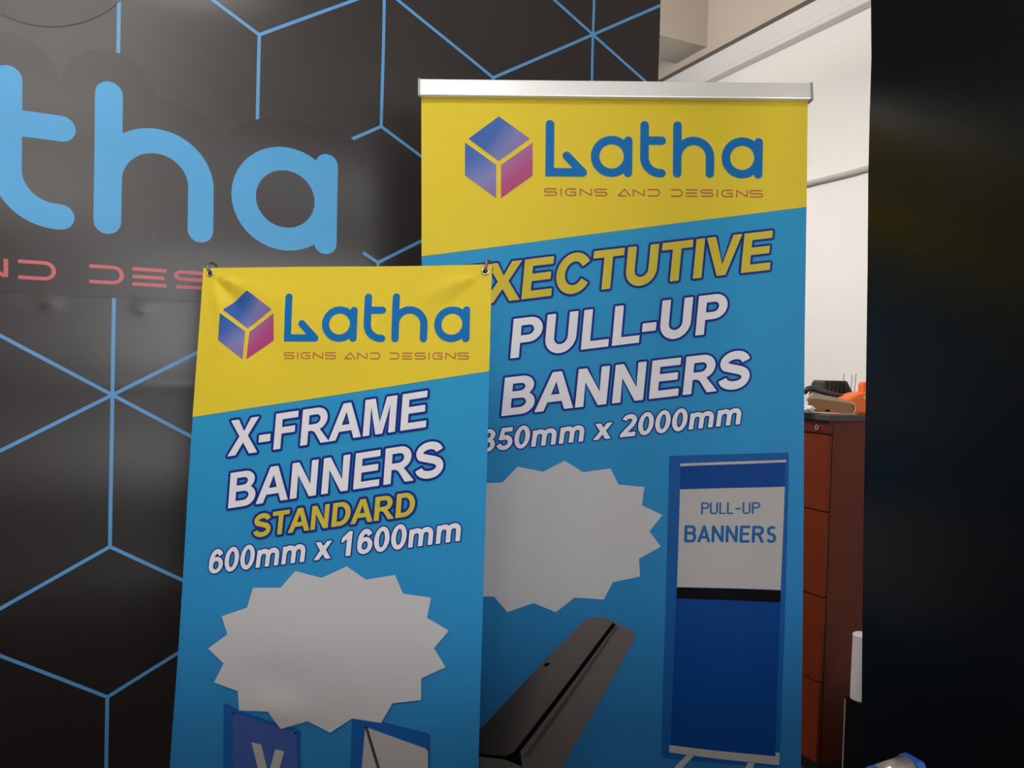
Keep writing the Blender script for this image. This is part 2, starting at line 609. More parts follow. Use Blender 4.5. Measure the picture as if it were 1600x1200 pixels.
# rounded logo word: each letter a list of pen strokes / rings, own units
def logo_letters(wd):
    def ring(cx):
        return _ring(cx, 82, 82 + wd / 2, 82 + wd / 2, 82 - wd / 2, 82 - wd / 2, 40)
    h = wd / 2
    return [
        [stroke([(84, 83), (164, 0)], wd), stroke([(164, 0), (0, 0)], wd), stroke([(0, 0), (0, 240)], wd),
         ccw([(-h, -h), (10, -h), (10, 0), (-h, 0)])],
        ring(307) + [stroke([(389, 162), (389, 0)], wd)],
        [stroke([(470, 240), (470, 80)] + arc(551, 80, 81, 80, 180, 270, 14) + [(556, 0)], wd), stroke([(470, 163), (556, 163)], wd)],
        [stroke([(634, 240), (634, 0)], wd), stroke(arc(716, 82, 82, 82, 180, 0, 22) + [(798, 0)], wd)],
        ring(960) + [stroke([(1042, 162), (1042, 0)], wd)],
    ]


# wide open letters of the small line; x positions as printed, height 0..1
def small_words(px_h, wd_px, parts):
    """strokes drawn in a square unit (so the pen stays even); y scaled by px_h"""
    # pen width is measured in x units, so draw with y multiplied by px_h first
    out = []
    for ch, x, l in parts:
        raw = small_line_raw(ch, x, l, px_h)
        out += [stroke(r, wd_px, 'butt') for r in raw]
    return out


def small_line_raw(ch, x, l, H):
    e = 3.0
    if ch == 'S':
        r = .28 * H
        return [[(x + l, H), (x + r, H)] + arc(x + r, .76 * H, r, .24 * H, 90, 270, 8) + [(x + l - r, .52 * H)] +
                arc(x + l - r, .26 * H, r, .26 * H, 90, -90, 8) + [(x, 0)]]
    if ch == 'I':
        return [[(x, -e), (x, H + e)]]
    if ch == 'G':
        return [[(x + l, H), (x + .5 * H, H)] + arc(x + .5 * H, .5 * H, .5 * H, .5 * H, 90, 270, 12) + [(x + l, 0)],
                [(x + l - e, -e), (x + l - e, .5 * H)], [(x + l, .5 * H), (x + .45 * l, .5 * H)]]
    if ch == 'N':
        return [[(x, -e), (x, H + 1)], [(x + .5, H - .5), (x + l - .5, .5)], [(x + l, -1), (x + l, H + e)]]
    if ch == 'A':
        return [[(x, 0), (x + .58 * l, H + e)], [(x + .52 * l, H + e), (x + l, -e)], [(x, 0), (x + .68 * l, 0)]]
    if ch == 'D':
        return [[(x, H), (x + l - .5 * H, H)] + arc(x + l - .5 * H, .5 * H, .5 * H, .5 * H, 90, -90, 12) + [(x, 0)]]
    return [[(x, k * H), (x + l * (1 if k != .5 else .94), k * H)] for k in (0, .5, 1)]


SL_PARTS = [('S', 450, 60), ('I', 533, 0), ('G', 555, 52), ('N', 627, 56), ('S', 700, 60),
            ('A', 815, 62), ('N', 892, 54), ('D', 965, 57), ('D', 1080, 55), ('E', 1153, 60), ('S', 1230, 60),
            ('I', 1312, 0), ('G', 1335, 55), ('N', 1410, 54), ('S', 1478, 62)]


# ================================================================== THE ROOM
A0, A1, B0, B1, HC = -3.6, 2.746, -3.0, 5.6, 3.62


def rbox(name, lo, hi, material, parent=None, bevel=0, **props):
    """box in room axes"""
    o = box(name, lo, hi, material, parent, bevel, **props)
    if parent is None:
        o.matrix_world = frame_matrix((0, 0, 0), E1, E2, (0, 0, 1))
    return o


rbox('floor', (A0, B0, -.1), (A1, B1, 0), M['floor'], kind='structure', label='dark grey shop floor')
rbox('ceiling', (A0, B0, HC), (A1, B1, HC + .1), M['ceil'], kind='structure', label='cream ceiling boards')
rbox('wall_right', (A1, B0, 0), (A1 + .12, B1, 3.0), M['wall'], kind='structure', label='white plastered wall behind the cabinet')
rbox('wall_upper', (A1 - .020, B0, 3.152), (A1 + .12, B1, HC), M['cream'], kind='structure', label='cream wall strip above the grey rail')
rbox('wall_left', (A0 - .12, B0, 0), (A0, B1, HC), M['wall'], kind='structure', label='white left wall')
rbox('wall_back', (A0, B1, 0), (A1, B1 + .12, HC), M['wall'], kind='structure', label='white far wall')
# wall behind the camera, with the window opening
wf = rbox('wall_front', (A0, B0 - .12, 0), (A1, B0, 1.08), M['wall'], kind='structure', label='white wall behind the camera')
rbox('wall_panel', (A0, B0 - .12, 2.24), (A1, B0, HC), M['wall'], wf)
rbox('wall_panel', (A0, B0 - .12, 1.08), (-.75, B0, 2.24), M['wall'], wf)
rbox('wall_panel', (1.95, B0 - .12, 1.08), (A1, B0, 2.24), M['wall'], wf)

# grey rail along the right wall: face strip, dark joint above, lip below
rl = rbox('trim_1', (A1 - .035, B0, 3.012), (A1, B1, 3.118), M['rail'], kind='structure', label='pale grey metal rail running along the top of the white wall')
rbox('joint', (A1 - .012, B0, 3.118), (A1 + .06, B1, 3.152), M['gap'], rl)
rbox('lip', (A1 - .055, B0, 2.985), (A1, B1, 3.012), M['rail'], rl, .006)
# roof beam coming out of the wall
bmx = rbox('trim_2', (A1 - 3.2, 3.372, 3.19), (A1 + .015, 3.642, HC), M['cream'], bevel=.004, kind='structure', label='cream roof beam above the grey rail')

# ------------------------------------------------------------------ pipe on the wall
pr = empty('conduit_pipe', frame_matrix(room(A1 - .018, 2.2, 2.30), E1, E2, (0, 0, 1)),
           'thin grey plastic conduit pipe clipped along the white wall', 'pipe')
tube('pipe', [(0, -2.2, .03), (0, -.46, .008), (0, .2, -.002), (0, .8, .004), (0, 2.4, .0)], .0115, M['conduit'], pr, 12)
for y in (-.42, .98):
    box('clip', (-.016, y - .011, -.019), (.0175, y + .011, .026), M['lampframe'], pr, .003)

# ------------------------------------------------------------------ hanging lamps
for lx, ly, lz, la, strength, lab in LAMPS:
    m = mat('lamp_tube', (.9, .9, .9), .3)
    b_ = m.node_tree.nodes['Principled BSDF']
    b_.inputs['Emission Color'].default_value = (1.0, .965, .925, 1)
    b_.inputs['Emission Strength'].default_value = strength
    lo = empty('tube_lamp', frame_matrix((lx, ly, lz), (math.cos(la), math.sin(la), 0), (-math.sin(la), math.cos(la), 0), (0, 0, 1)), lab, 'lamp', 'hanging lamps')
    box('batten', (-.64, -.05, .02), (.64, .05, .07), M['lampframe'], lo, .004)
    for y in (-.04, .04):
        tube('lamp_tube', [(-.6, y, -.012), (.6, y, -.012)], .016, m, lo, 12)
        for x in (-.61, .61):
            box('tube_holder', (x - .01, y - .015, -.03), (x + .01, y + .015, .02), M['lampframe'], lo)
    for x in (-.5, .5):
        tube('chain', [(x, 0, .07), (x, 0, HC - lz)], .004, M['wire'], lo, 6)

# ================================================================== BACKDROP
KS = 1.045
YB = math.radians(22.63)
ub = np.array([math.cos(YB), math.sin(YB), 0])
s1 = C_O + KS * np.array([-.837, 1.6093, -.0824])
LA = .32 * KS
BZ = s1[2]
PB = Plane(s1 - np.array([0, 0, BZ]), ub, np.array([0, 0, 1.]))
bx1 = PB.at(1030.3, 64)[0]
bx0 = -1.55
BH = 2.76


def disp_b(x, y):
    seam = PB.at(150, 480)[1]
    d = .0016 * np.sin(y * 9 + .8 * np.sin(x * 2.1)) + .0010 * np.sin(y * 23 + 1.3 * x + .7)
    d = d + .0008 * np.exp(-((y - seam - .010 * np.sin(3 * x)) / .026) ** 2)
    for px, py in ((78, 474), (221, 481)):
        q = PB.at(px, py)
        d = d + .0012 * np.exp(-(((x - q[0]) / .018) ** 2 + ((y - q[1]) / .015) ** 2))
    y2 = PB.at(40, 602)[1]
    d = d + .0005 * np.exp(-((y - y2) / .012) ** 2) * (.6 + .4 * np.sin(x * 9))
    return d


rootb = empty('display_backdrop', PB.matrix(), 'dark vinyl display wall printed with blue hexagon lines and large light blue letters', 'backdrop')
box('board', (bx0, 0, -.05), (bx1, BH, -.006), M['board'], rootb)
rect = lambda x0, y0, x1, y1: ccw([(x0, y0), (x1, y0), (x1, y1), (x0, y1)])
sheetb = layer('vinyl_sheet', [rect(bx0, .0, bx1, BH)], M['vinyl'], rootb, -.0006, disp_b, .014)
# isometric line pattern: six spokes from every node of a triangular lattice
lines = []
cw_ = LA * .8660254
seen = set()
for i in range(-14, 15):
    for j in range(-10, 11):
        nx, ny = i + 2 * j, 1.5 * i
        for dx, dy in ((0, 1), (0, -1), (1, .5), (1, -.5), (-1, .5), (-1, -.5)):
            p, q = np.array([nx * cw_, BZ - ny * LA]), np.array([(nx + dx) * cw_, BZ - (ny + dy) * LA])
            # clip to the sheet
            d = q - p
            t0, t1 = 0., 1.
            for k, lo_, hi_ in ((0, bx0 + .002, bx1 - .001), (1, .002, BH - .002)):
                if abs(d[k]) < 1e-9:
                    if not lo_ < p[k] < hi_:
                        t0, t1 = 1, 0
                    continue
                a, b = (lo_ - p[k]) / d[k], (hi_ - p[k]) / d[k]
                t0, t1 = max(t0, min(a, b)), min(t1, max(a, b))
            if t1 - t0 > .02:
                lines.append(stroke([p + t0 * d, p + t1 * d], .0076, 'butt'))
layer('hexagon_lines', lines, M['hexline'], sheetb, .0005, disp_b, .014)
# word: anchors are the feet of the h and the last a, and the head of the h
fb = affine([(634, 0), (1042, 0), (634, 240)],
            [PB.at(168, 346.5), PB.at(508.2, 379.8), PB.at(170.5, 147)])
zb = zoomed(0, 390, 4.706)
fr = affine([(965, 0), (1230, 0), (965, 31)], [PB.at(*zb((135, 203))), PB.at(*zb((1295, 272))), PB.at(*zb((135, 86)))])
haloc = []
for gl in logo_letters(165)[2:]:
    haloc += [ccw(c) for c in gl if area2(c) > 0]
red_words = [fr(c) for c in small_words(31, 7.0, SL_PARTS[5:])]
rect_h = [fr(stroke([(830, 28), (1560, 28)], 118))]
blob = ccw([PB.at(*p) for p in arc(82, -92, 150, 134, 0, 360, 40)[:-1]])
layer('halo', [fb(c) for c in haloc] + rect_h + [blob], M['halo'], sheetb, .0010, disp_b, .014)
for gl in logo_letters(47)[2:]:
    layer('letter', [fb(c) for c in gl], M['bigblue'], sheetb, .0015, disp_b, .014)
layer('small_lettering', red_words, M['red'], sheetb, .0015, disp_b, .014, kind='stuff')


# ================================================================== BANNERS
def banner_frame(tl, yaw, lean, tilt, W, H):
    u = np.array([math.cos(yaw), math.sin(yaw), 0])
    n = np.array([math.sin(yaw), -math.cos(yaw), 0])
    v = math.cos(lean) * np.array([0, 0, 1.]) - math.sin(lean) * n
    x = math.cos(tilt) * u + math.sin(tilt) * v
    y = math.cos(tilt) * v - math.sin(tilt) * u
    o = C_O + np.array(tl) + x * W / 2 - y * H
    return Plane(o, x, y)


CUBE = [(0.0, (.006, .085, .40)), (.42, (.10, .13, .42)), (.62, (.22, .18, .42)), (1.0, (.42, .055, .16))]


def cube_mark(pl, parent, z, disp, faces, tag):
    ps = [[pl.at(*p) for p in f] for f in faces]
    allp = np.vstack(ps)
    lo, hi = allp.min(0), allp.max(0)
    for k, f in enumerate(ps):
        if k == 0:
            g = ramp_mat('cube_gradient', (lo[0] + .01, hi[1] - .03), (hi[0], lo[1] + .05),
                         [(0, (.008, .095, .42)), (.30, (.03, .12, .44)), (.52, (.20, .20, .48)), (.72, (.24, .15, .40)), (1, (.40, .08, .25))])
        elif k == 1:
            g = ramp_mat('cube_gradient', (lo[0], hi[1] - .04), (lo[0] + .55 * (hi[0] - lo[0]), lo[1]),
                         [(0, (.006, .09, .42)), (.35, (.04, .13, .45)), (.65, (.22, .22, .50)), (1, (.25, .12, .36))])
        else:
            g = ramp_mat('cube_gradient', (lo[0] + .42 * (hi[0] - lo[0]), hi[1] - .05), (hi[0], lo[1] + .03),
                         [(0, (.26, .18, .40)), (.4, (.35, .14, .36)), (.75, (.46, .045, .19)), (1, (.44, .06, .22))])
        layer('logo_cube', [ccw(f)], g, parent, z, disp, .011)


def logo_on(pl, parent, z, disp, q0, q1, q2, s0, s1_, s2):
    f = affine([(0, 0), (1042, 0), (0, 240)], [pl.at(*q0), pl.at(*q1), pl.at(*q2)])
    for gl in logo_letters(43):
        layer('logo_letter', [f(c) for c in gl], M['logo'], parent, z, disp, .011)
    g = affine([(450, 0), (1540, 0), (450, 31)], [pl.at(*s0), pl.at(*s1_), pl.at(*s2)])
    layer('small_lettering', [g(c) for c in small_words(31, 6.6, SL_PARTS)], M['tag'], parent, z, disp, .011, kind='stuff')


def line_of_text(pl, parent, z, disp, s, i0, sd0, p0, i1, sd1, p1, top0, fill, t, zm):
    q0, q1, qt = pl.at(*zm(p0)), pl.at(*zm(p1)), pl.at(*zm(top0))
    cs = text_layout(s, i0, sd0, q0, i1, sd1, q1, qt - q0)
    bold = (.0011 if t > .0049 else .0005) if t > .004 else .0004
    for k, gl in enumerate(cs):
        layer('letter_outline', [offset(c, t + bold) for c in gl], M['navy'], parent, z + k * 8e-6, disp, .011)
        layer('letter', [offset(c, bold) for c in gl], fill, parent, z + .0004, disp, .011)


# ------------------------------------------------------------------ pull-up banner
W2, H2 = .85, 1.96
P2 = banner_frame((-.2152, 1.6848, .5851), .0268, .0011, .0278, W2, H2)
P2.o[2] = max(P2.o[2], .0)


def disp_2(x, y):
    t = np.clip((H2 - y) / .5, 0, 1)
    d = .0035 * np.sin(x * 7.5 + 1.2) * t
    b = (y - P2.at(800, 930)[1]) / .25
    d = d + .0045 * np.exp(-((x - P2.at(800, 850)[0] - .12 * (y - P2.at(800, 850)[1])) / .030) ** 2) * np.exp(-b * b * .5)
    d = d + .0016 * np.sin(x * 21 + y * 6) * t
    return d


root2 = empty('pull_up_banner', P2.matrix(), 'tall yellow and blue roll-up banner with silver top rail, standing behind the shorter banner', 'banner')
sh2 = layer('banner_sheet', [rect(-W2 / 2, .05, W2 / 2, H2 + .005)], M['blueprint2'], root2, -.0003, disp_2, .014)
yl, yr = P2.at(658, 400.5)[1], P2.at(1257, 323)[1]
layer('yellow_field', [ccw([(-W2 / 2, yl), (W2 / 2, yr), (W2 / 2, H2 + .004), (-W2 / 2, H2 + .004)])], M['yellow'], sh2, .0004, disp_2, .014)
z6 = zoomed(710, 170, 3.2)
cube_mark(P2, sh2, .0008, disp_2, [[z6(p) for p in f] for f in (
    ((222, 38), (378, 150), (222, 262), (70, 150)), ((53, 168), (209, 280), (209, 447), (53, 333)),
    ((233, 280), (391, 170), (391, 335), (233, 447)))], 'p')
logo_on(P2, sh2, .0008, disp_2, z6((476, 318)), z6((1519, 328)), z6((478, 78)), z6((450, 433)), z6((1540, 441)), z6((450, 401)))
z3 = zoomed(750, 340, 3.3333)
z4 = zoomed(740, 530, 3.3333)
line_of_text(P2, sh2, .0008, disp_2, 'EXECTUTIVE', 2, 'l', (218, 423), 9, 'r', (1508, 269), (237, 221), M['ytext'], .0050, z3)
line_of_text(P2, sh2, .0008, disp_2, 'PULL-UP', 0, 'l', (160, 731), 6, 'l', (1122, 612), (178, 530), M['wtext'], .0050, z3)
line_of_text(P2, sh2, .0008, disp_2, 'BANNERS', 0, 'l', (147, 398), 5, 'l', (1090, 288), (166, 203), M['wtext'], .0050, z4)
line_of_text(P2, sh2, .0008, disp_2, '850mm x 2000mm', 3, 'l', (300, 560), 13, 'r', (1385, 441), (315, 445), M['wtext'], .0028, z4)
z8 = zoomed(740, 700, 4.444)
BURST2 = [(633, 88), (760, 168), (948, 140), (1003, 252), (1182, 268), (1165, 395), (1307, 462), (1217, 575), (1296, 680),
          (1145, 765), (1153, 888), (965, 930), (903, 1050), (700, 1037), (570, 1137), (418, 1075), (235, 1137), (143, 1032),
          (-85, 1040), (-95, 912), (-255, 860), (-190, 735), (-295, 635), (-165, 540), (-205, 425), (-35, 370), (10, 248),
          (200, 240), (305, 128), (482, 165)]
layer('starburst', [ccw([P2.at(*z8(p)) for p in BURST2])], M['burst'], sh2, .0008, disp_2, .013)
z5 = zoomed(1030, 690, 2.354)


def poly2(name, pts, m, z, zm=z5, pl=P2, par=sh2, dp=disp_2):
    return layer(name, [ccw([pl.at(*zm(p)) for p in pts])], M[m], par, z, dp, .011)


poly2('picture_shadow', [(36, 52), (476, 40), (478, 80), (462, 700), (446, 1175), (436, 1200), (10, 1160), (8, 1090), (24, 540)], 'glow', .0008)
poly2('pictured_banner', [(78, 88), (465, 76), (447, 590), (428, 1160), (40, 1116), (62, 535)], 'mini', .0012)
poly2('pictured_rail', [(76, 80), (467, 67), (467, 76), (76, 90)], 'paper', .0016)
poly2('pictured_panel', [(75, 175), (462, 166), (447, 546), (63, 532)], 'paper', .0016)
poly2('pictured_bar', [(63, 534), (447, 548), (446, 592), (62, 574)], 'ink', .0016)
poly2('pictured_base', [(35, 1113), (428, 1160), (430, 1145), (446, 1148), (442, 1192), (420, 1190), (36, 1140)], 'paper', .0016)
poly2('pictured_foot', [(98, 1150), (126, 1152), (70, 1212), (40, 1212)], 'paper', .0014)
poly2('pictured_foot', [(325, 1180), (352, 1182), (330, 1236), (298, 1236)], 'paper', .0014)
for s, wd, p0, p1, tp in (('PULL-UP', .15, (156, 264), (367, 263), (157, 226)), ('BANNERS', .19, (95, 364), (424, 368), (97, 311))):
    q0, q1, qt = P2.at(*z5(p0)), P2.at(*z5(p1)), P2.at(*z5(tp))
    for gl in light_text(s, wd, q0, q1, qt - q0):
        layer('pictured_letter', gl, M['minitext'], sh2, .0020, disp_2, .02)
z66 = zoomed(740, 950, 4.8)
M['rollgrad'] = ramp_mat('steel_gradient_print', P2.at(*z66((120, 880))), P2.at(*z66((420, 960))), [(0, (.055, .050, .050)), (.45, (.075, .068, .066)), (1, (.15, .135, .13))], PR, PS)
poly2('pictured_roller', [(-40, 1010), (35, 930), (540, 385), (820, 98), (862, 76), (930, 66), (1000, 76), (1062, 110), (310, 1130), (200, 1150), (-40, 1110)], 'rollgrad', .0008, z66)
poly2('pictured_roller', [(1062, 110), (1085, 106), (1112, 132), (1212, 186), (1204, 232), (1010, 580), (700, 1120), (650, 1215), (390, 1215), (320, 1100)], 'steelprint', .0010, z66)
poly2('pictured_slit', [(1040, 108), (1066, 120), (350, 1080), (365, 1190), (300, 1165), (225, 1135), (35, 1112), (35, 1095), (240, 1112), (300, 1085)], 'ink', .0016, z66)
poly2('pictured_slit', [(1070, 128), (1088, 140), (420, 1110), (372, 1120)], 'steeldark', .0014, z66)
poly2('pictured_ground', [(-40, 1098), (60, 1108), (270, 1150), (385, 1215), (-40, 1215)], 'gravel', .0014, z66)
poly2('pictured_knob', [(520, 435), (540, 408), (572, 405), (560, 430)], 'ink', .0016, z66)

layer('backing', [rect(-W2 / 2 + .0005, .06, W2 / 2 - .0005, H2)], M['white'], root2, -.0020, disp_2, .014)
# top rail: rounded aluminium profile with grey caps
prof = [(-.010, -.006), (-.010, .029), (-.007, .032), (.007, .032)] + arc(.008, .0295, .0025, .0025, 90, 10, 3) + [(.0145, -.001)] + arc(.0105, -.002, .004, .004, 0, -90, 4)
prism('top_rail', [(b + H2, a) for a, b in prof], -W2 / 2 - .001, W2 / 2 + .001, M['alu'], root2, axis=0)
capp = [((b - .012) * 1.08 + .012 + H2, a * 1.12 + .0002) for a, b in prof]
prism('end_cap', capp, -W2 / 2 - .006, -W2 / 2 - .001, M['capgrey'], root2, axis=0)
prism('end_cap', capp, W2 / 2 + .001, W2 / 2 + .006, M['capgrey'], root2, axis=0)
tube('support_pole', [(0, .05, -.03), (0, 1.0, -.034), (0, H2, -.016)], .009, M['alu'], root2)
base2 = prism('base_cassette', [(b, a) for a, b in [(-.06, .012), (-.06, .05)] + arc(0, .05, .06, .035, 180, 0, 10) + [(.06, .012)]], -W2 / 2 - .01, W2 / 2 + .01, M['alu'], root2, axis=0)
for x in (-.28, .28):
    box('foot', (x - .02, .0, -.15), (x + .02, .0125, .15), M['capgrey'], root2, .003)

# ------------------------------------------------------------------ x-frame banner
W1, H1 = .60, 1.60
P1 = banner_frame((-.6391, 1.5762, .1854), -.1411, .1208, .0206, W1, H1)
EYE = [np.array(P1.at(328, 426.5)), np.array(P1.at(758.5, 424.5))]


def disp_1(x, y):
    d = .0030 * np.sin(x * 8 + 2.2) * np.clip((H1 - y) / .4, 0, 1)
    for q, sx in ((EYE[0], 1), (EYE[1], -1)):
        dx, dy = (x - q[0]) * sx, q[1] - y
        r = np.sqrt(dx * dx + dy * dy) + 1e-6
        th = np.degrees(np.arctan2(dy, dx))
        fall = np.exp(-r / .16) * np.clip(r / .05, 0, 1) ** 2
        d = d + .0075 * fall * np.exp(-((th - 22) / 11) ** 2) - .0065 * fall * np.exp(-((th - 47) / 10) ** 2) + .004 * fall * np.exp(-((th - 72) / 9) ** 2)
    c = P1.at(430, 1060)
    d = d - .0045 * np.exp(-(((x - c[0]) / .05) ** 2 + ((y - c[1]) / .035) ** 2))
    c = P1.at(445, 1110)
    d = d + .004 * np.exp(-(((x - c[0]) / .04) ** 2 + ((y - c[1]) / .03) ** 2))
    d = d + .0020 * np.sin(x * 15 - (y - 1.2) * 9)
    return d


root1 = empty('x_frame_banner', P1.matrix(), 'shorter yellow and blue banner hung by eyelets on an x-shaped stand, in front', 'banner')
topc = []
for t in np.linspace(0, 1, 13):
    topc.append((-W1 / 2 + W1 * t, H1 - .0012 * math.sin(math.pi * t)))
sh1 = layer('banner_sheet', [ccw([(-W1 / 2, .015), (W1 / 2, .015)] + topc[::-1])], M['blueprint1'], root1, -.0005, disp_1, .009)
yl, yr = P1.at(302, 652)[1], P1.at(766, 580)[1]
layer('yellow_field', [ccw([(-W1 / 2, yl), (W1 / 2, yr)] + [(a, b - .0003) for a, b in topc[::-1]])], M['yellow'], sh1, .0004, disp_1, .009)
zx5 = zoomed(330, 440, 3.8095)
cube_mark(P1, sh1, .0008, disp_1, [[zx5(p) for p in f] for f in (
    ((220, 55), (367, 168), (218, 280), (72, 168)), ((55, 188), (205, 298), (193, 465), (45, 350)),
    ((230, 300), (377, 190), (375, 352), (215, 465)))], 'x')
logo_on(P1, sh1, .0008, disp_1, zx5((458, 337)), zx5((1517, 340)), zx5((470, 95)), zx5((436, 458)), zx5((1533, 462)), zx5((438, 424)))
zx1 = zoomed(340, 600, 4.4444)
zx2 = zoomed(310, 760, 3.8095)
line_of_text(P1, sh1, .0008, disp_1, 'X-FRAME', 0, 'l', (75, 502), 6, 'r', (1447, 298), (97, 258), M['wtext'], .0048, zx1)
line_of_text(P1, sh1, .0008, disp_1, 'BANNERS', 0, 'l', (76, 862), 6, 'r', (1560, 638), (97, 620), M['wtext'], .0048, zx1)
line_of_text(P1, sh1, .0008, disp_1, 'STANDARD', 0, 'l', (328, 305), 7, 'r', (1283, 172), (341, 168), M['ytext'], .0048, zx2)
line_of_text(P1, sh1, .0008, disp_1, '600mm x 1600mm', 0, 'l', (57, 521), 13, 'r', (1553, 324), (74, 380), M['wtext'], .0024, zx2)
zx7 = zoomed(310, 870, 3.6357)
X7 = dict(zm=zx7, pl=P1, par=sh1, dp=disp_1)
BURST1 = [(848, 52), (955, 128), (1117, 103), (1162, 210), (1320, 233), (1298, 348), (1422, 420), (1338, 520), (1404, 627),
          (1266, 690), (1266, 813), (1103, 832), (1038, 943), (875, 917), (750, 998), (625, 930), (475, 972), (405, 872),
          (240, 868), (232, 758), (95, 710), (150, 603), (58, 520), (170, 438), (135, 337), (282, 287), (315, 175), (475, 172),
          (558, 78), (708, 117)]
poly2('picture_shadow', [(150, 832), (170, 828), (240, 868), (430, 930), (572, 978), (582, 990), (585, 1700), (145, 1700)], 'glow', .0008, **X7)
poly2('picture_shadow', [(872, 900), (885, 895), (1300, 1000), (1318, 1012), (1306, 1700), (852, 1700)], 'glow', .0008, **X7)
poly2('pictured_banner', [(204, 880), (560, 994), (575, 1640), (200, 1680)], 'mini2', .0012, **X7)
poly2('pictured_letter', [(308, 1047), (363, 1062), (402, 1228), (443, 1088), (492, 1101), (428, 1330), (376, 1330)], 'paper', .0016, **X7)
poly2('pictured_banner', [(948, 965), (1306, 1093), (1298, 1660), (890, 1700)], 'paper', .0012, **X7)
poly2('pictured_pole', [(944, 962), (956, 966), (1096, 1420), (1084, 1424)], 'steeldark', .0016, **X7)
poly2('pictured_pole', [(956, 966), (962, 968), (1102, 1418), (1096, 1420)], 'ink', .0017, **X7)
for cx, cy in ((209, 884), (556, 998), (952, 966), (1304, 1093)):
    poly2('pictured_eyelet', arc(cx, cy, 6, 6, 0, 360, 10)[:-1], 'ink', .0020, **X7)
poly2('starburst', BURST1, 'burst', .0018, **X7)

layer('backing', [rect(-W1 / 2 + .0005, .016, W1 / 2 - .0005, H1 - .002)], M['white'], root1, -.0028, disp_1, .012)
# eyelets, hooks and the x-shaped stand behind
for q, sx in ((EYE[0], 1), (EYE[1], -1)):
    bm = bmesh.new()
    z0 = float(disp_1(np.array([q[0]]), np.array([q[1]]))[0]) + .0016
    R_, r_ = .0062, .0022
    rings = []
    for i in range(20):
        a = 2 * math.pi * i / 20
        rings.append([bm.verts.new((q[0] + (R_ + r_ * math.cos(b)) * math.cos(a), q[1] + (R_ + r_ * math.cos(b)) * math.sin(a), z0 + .8 * r_ * math.sin(b)))
                      for b in np.linspace(0, 2 * math.pi, 9)[:-1]])
    for i in range(20):
        for k in range(8):
            bm.faces.new((rings[i][k], rings[(i + 1) % 20][k], rings[(i + 1) % 20][(k + 1) % 8], rings[i][(k + 1) % 8]))
    link('eyelet', bm_mesh(bm, 'eyelet'), M['brass'], root1, smooth=True)
    prism('eyelet_hole', [(q[0] + .0045 * math.cos(k * math.pi / 8), q[1] + .0045 * math.sin(k * math.pi / 8)) for k in range(16)],
          z0 - .0006, z0 + .0002, M['ink'], root1)
    # wire hook: up through the eyelet, over the edge and down to the pole end behind
    tilt = -.30 if sx > 0 else .22
    bx = q[0] + tilt * .018
    tk = 1 if sx > 0 else .45
    tube('hook', [(q[0] + .001, q[1] - .001, z0 - .001), (q[0] + .0006, q[1] + .001, z0 + .003), (q[0] + tilt * .006, q[1] + .006, z0 + .0045),
                  (bx, q[1] + .0195, z0 + .002), (bx + .003 * tk, q[1] + .0235, z0 - .004), (bx + .010 * tk, q[1] + .0205, z0 - .012),
                  (bx + .014 * tk, q[1] + .005, z0 - .018)], .0026, M['steel'], root1, 8)
hub = np.array([0, .78, -.085])
box('hub', (-.04, .74, -.105), (.04, .82, -.065), M['bplastic'], root1, .006)
for q in EYE:
    tube('pole', [(0 + .03 * np.sign(q[0]), .80, -.085), (q[0] * .6, 1.2, -.07), (q[0] * .99, q[1] + .004, -.018)], [.006, .005, .003], M['pole'], root1)
for sx in (-1, 1):
    tube('pole', [(.03 * sx, .76, -.085), (.17 * sx, .4, -.07), (.285 * sx, .03, -.02)], [.006, .005, .003], M['pole'], root1)
tube('rear_leg', [(0, .76, -.1), (0, .045, -.20)], [.007, .005], M['pole'], root1)

# ================================================================== BLACK PANEL ON THE RIGHT
phi, lam = math.radians(6), math.radians(3.4)      # turned almost edge-on to the view, top leaning away
xk = np.array([math.sin(phi), -math.cos(phi), 0])
nk = np.array([-math.cos(phi), -math.sin(phi), 0])
yk = math.cos(lam) * np.array([0, 0, 1.]) - math.sin(lam) * nk
PK = Plane(np.array([.595, 1.30, 0]) - yk * 1.42 + np.array([0, 0, 1.42]), xk, yk)
edge = [PK.at(*p) for p in ((1360.5, -60), (1361, 40), (1361.5, 90), (1358.5, 190), (1356.5, 280), (1355.5, 420), (1353, 600), (1349.5, 800), (1347.5, 960), (1345.5, 1200))]
out = [(.46, edge[0][1] + .25)] + [(edge[0][0], edge[0][1] + .25)] + [tuple(e) for e in edge] + [(edge[-1][0] - .004, 0.002), (.46, 0.002)]
rk = empty('gloss_black_board', PK.matrix(), 'tall glossy black panel filling the right side of the view', 'panel')
prism('panel_sheet', out, -.012, 0, M['black'], rk)
prism('rear_batten', [(.30, 0.004), (.36, 0.004), (.36, 2.3), (.30, 2.3)], -.05, -.0125, M['bplastic'], rk)

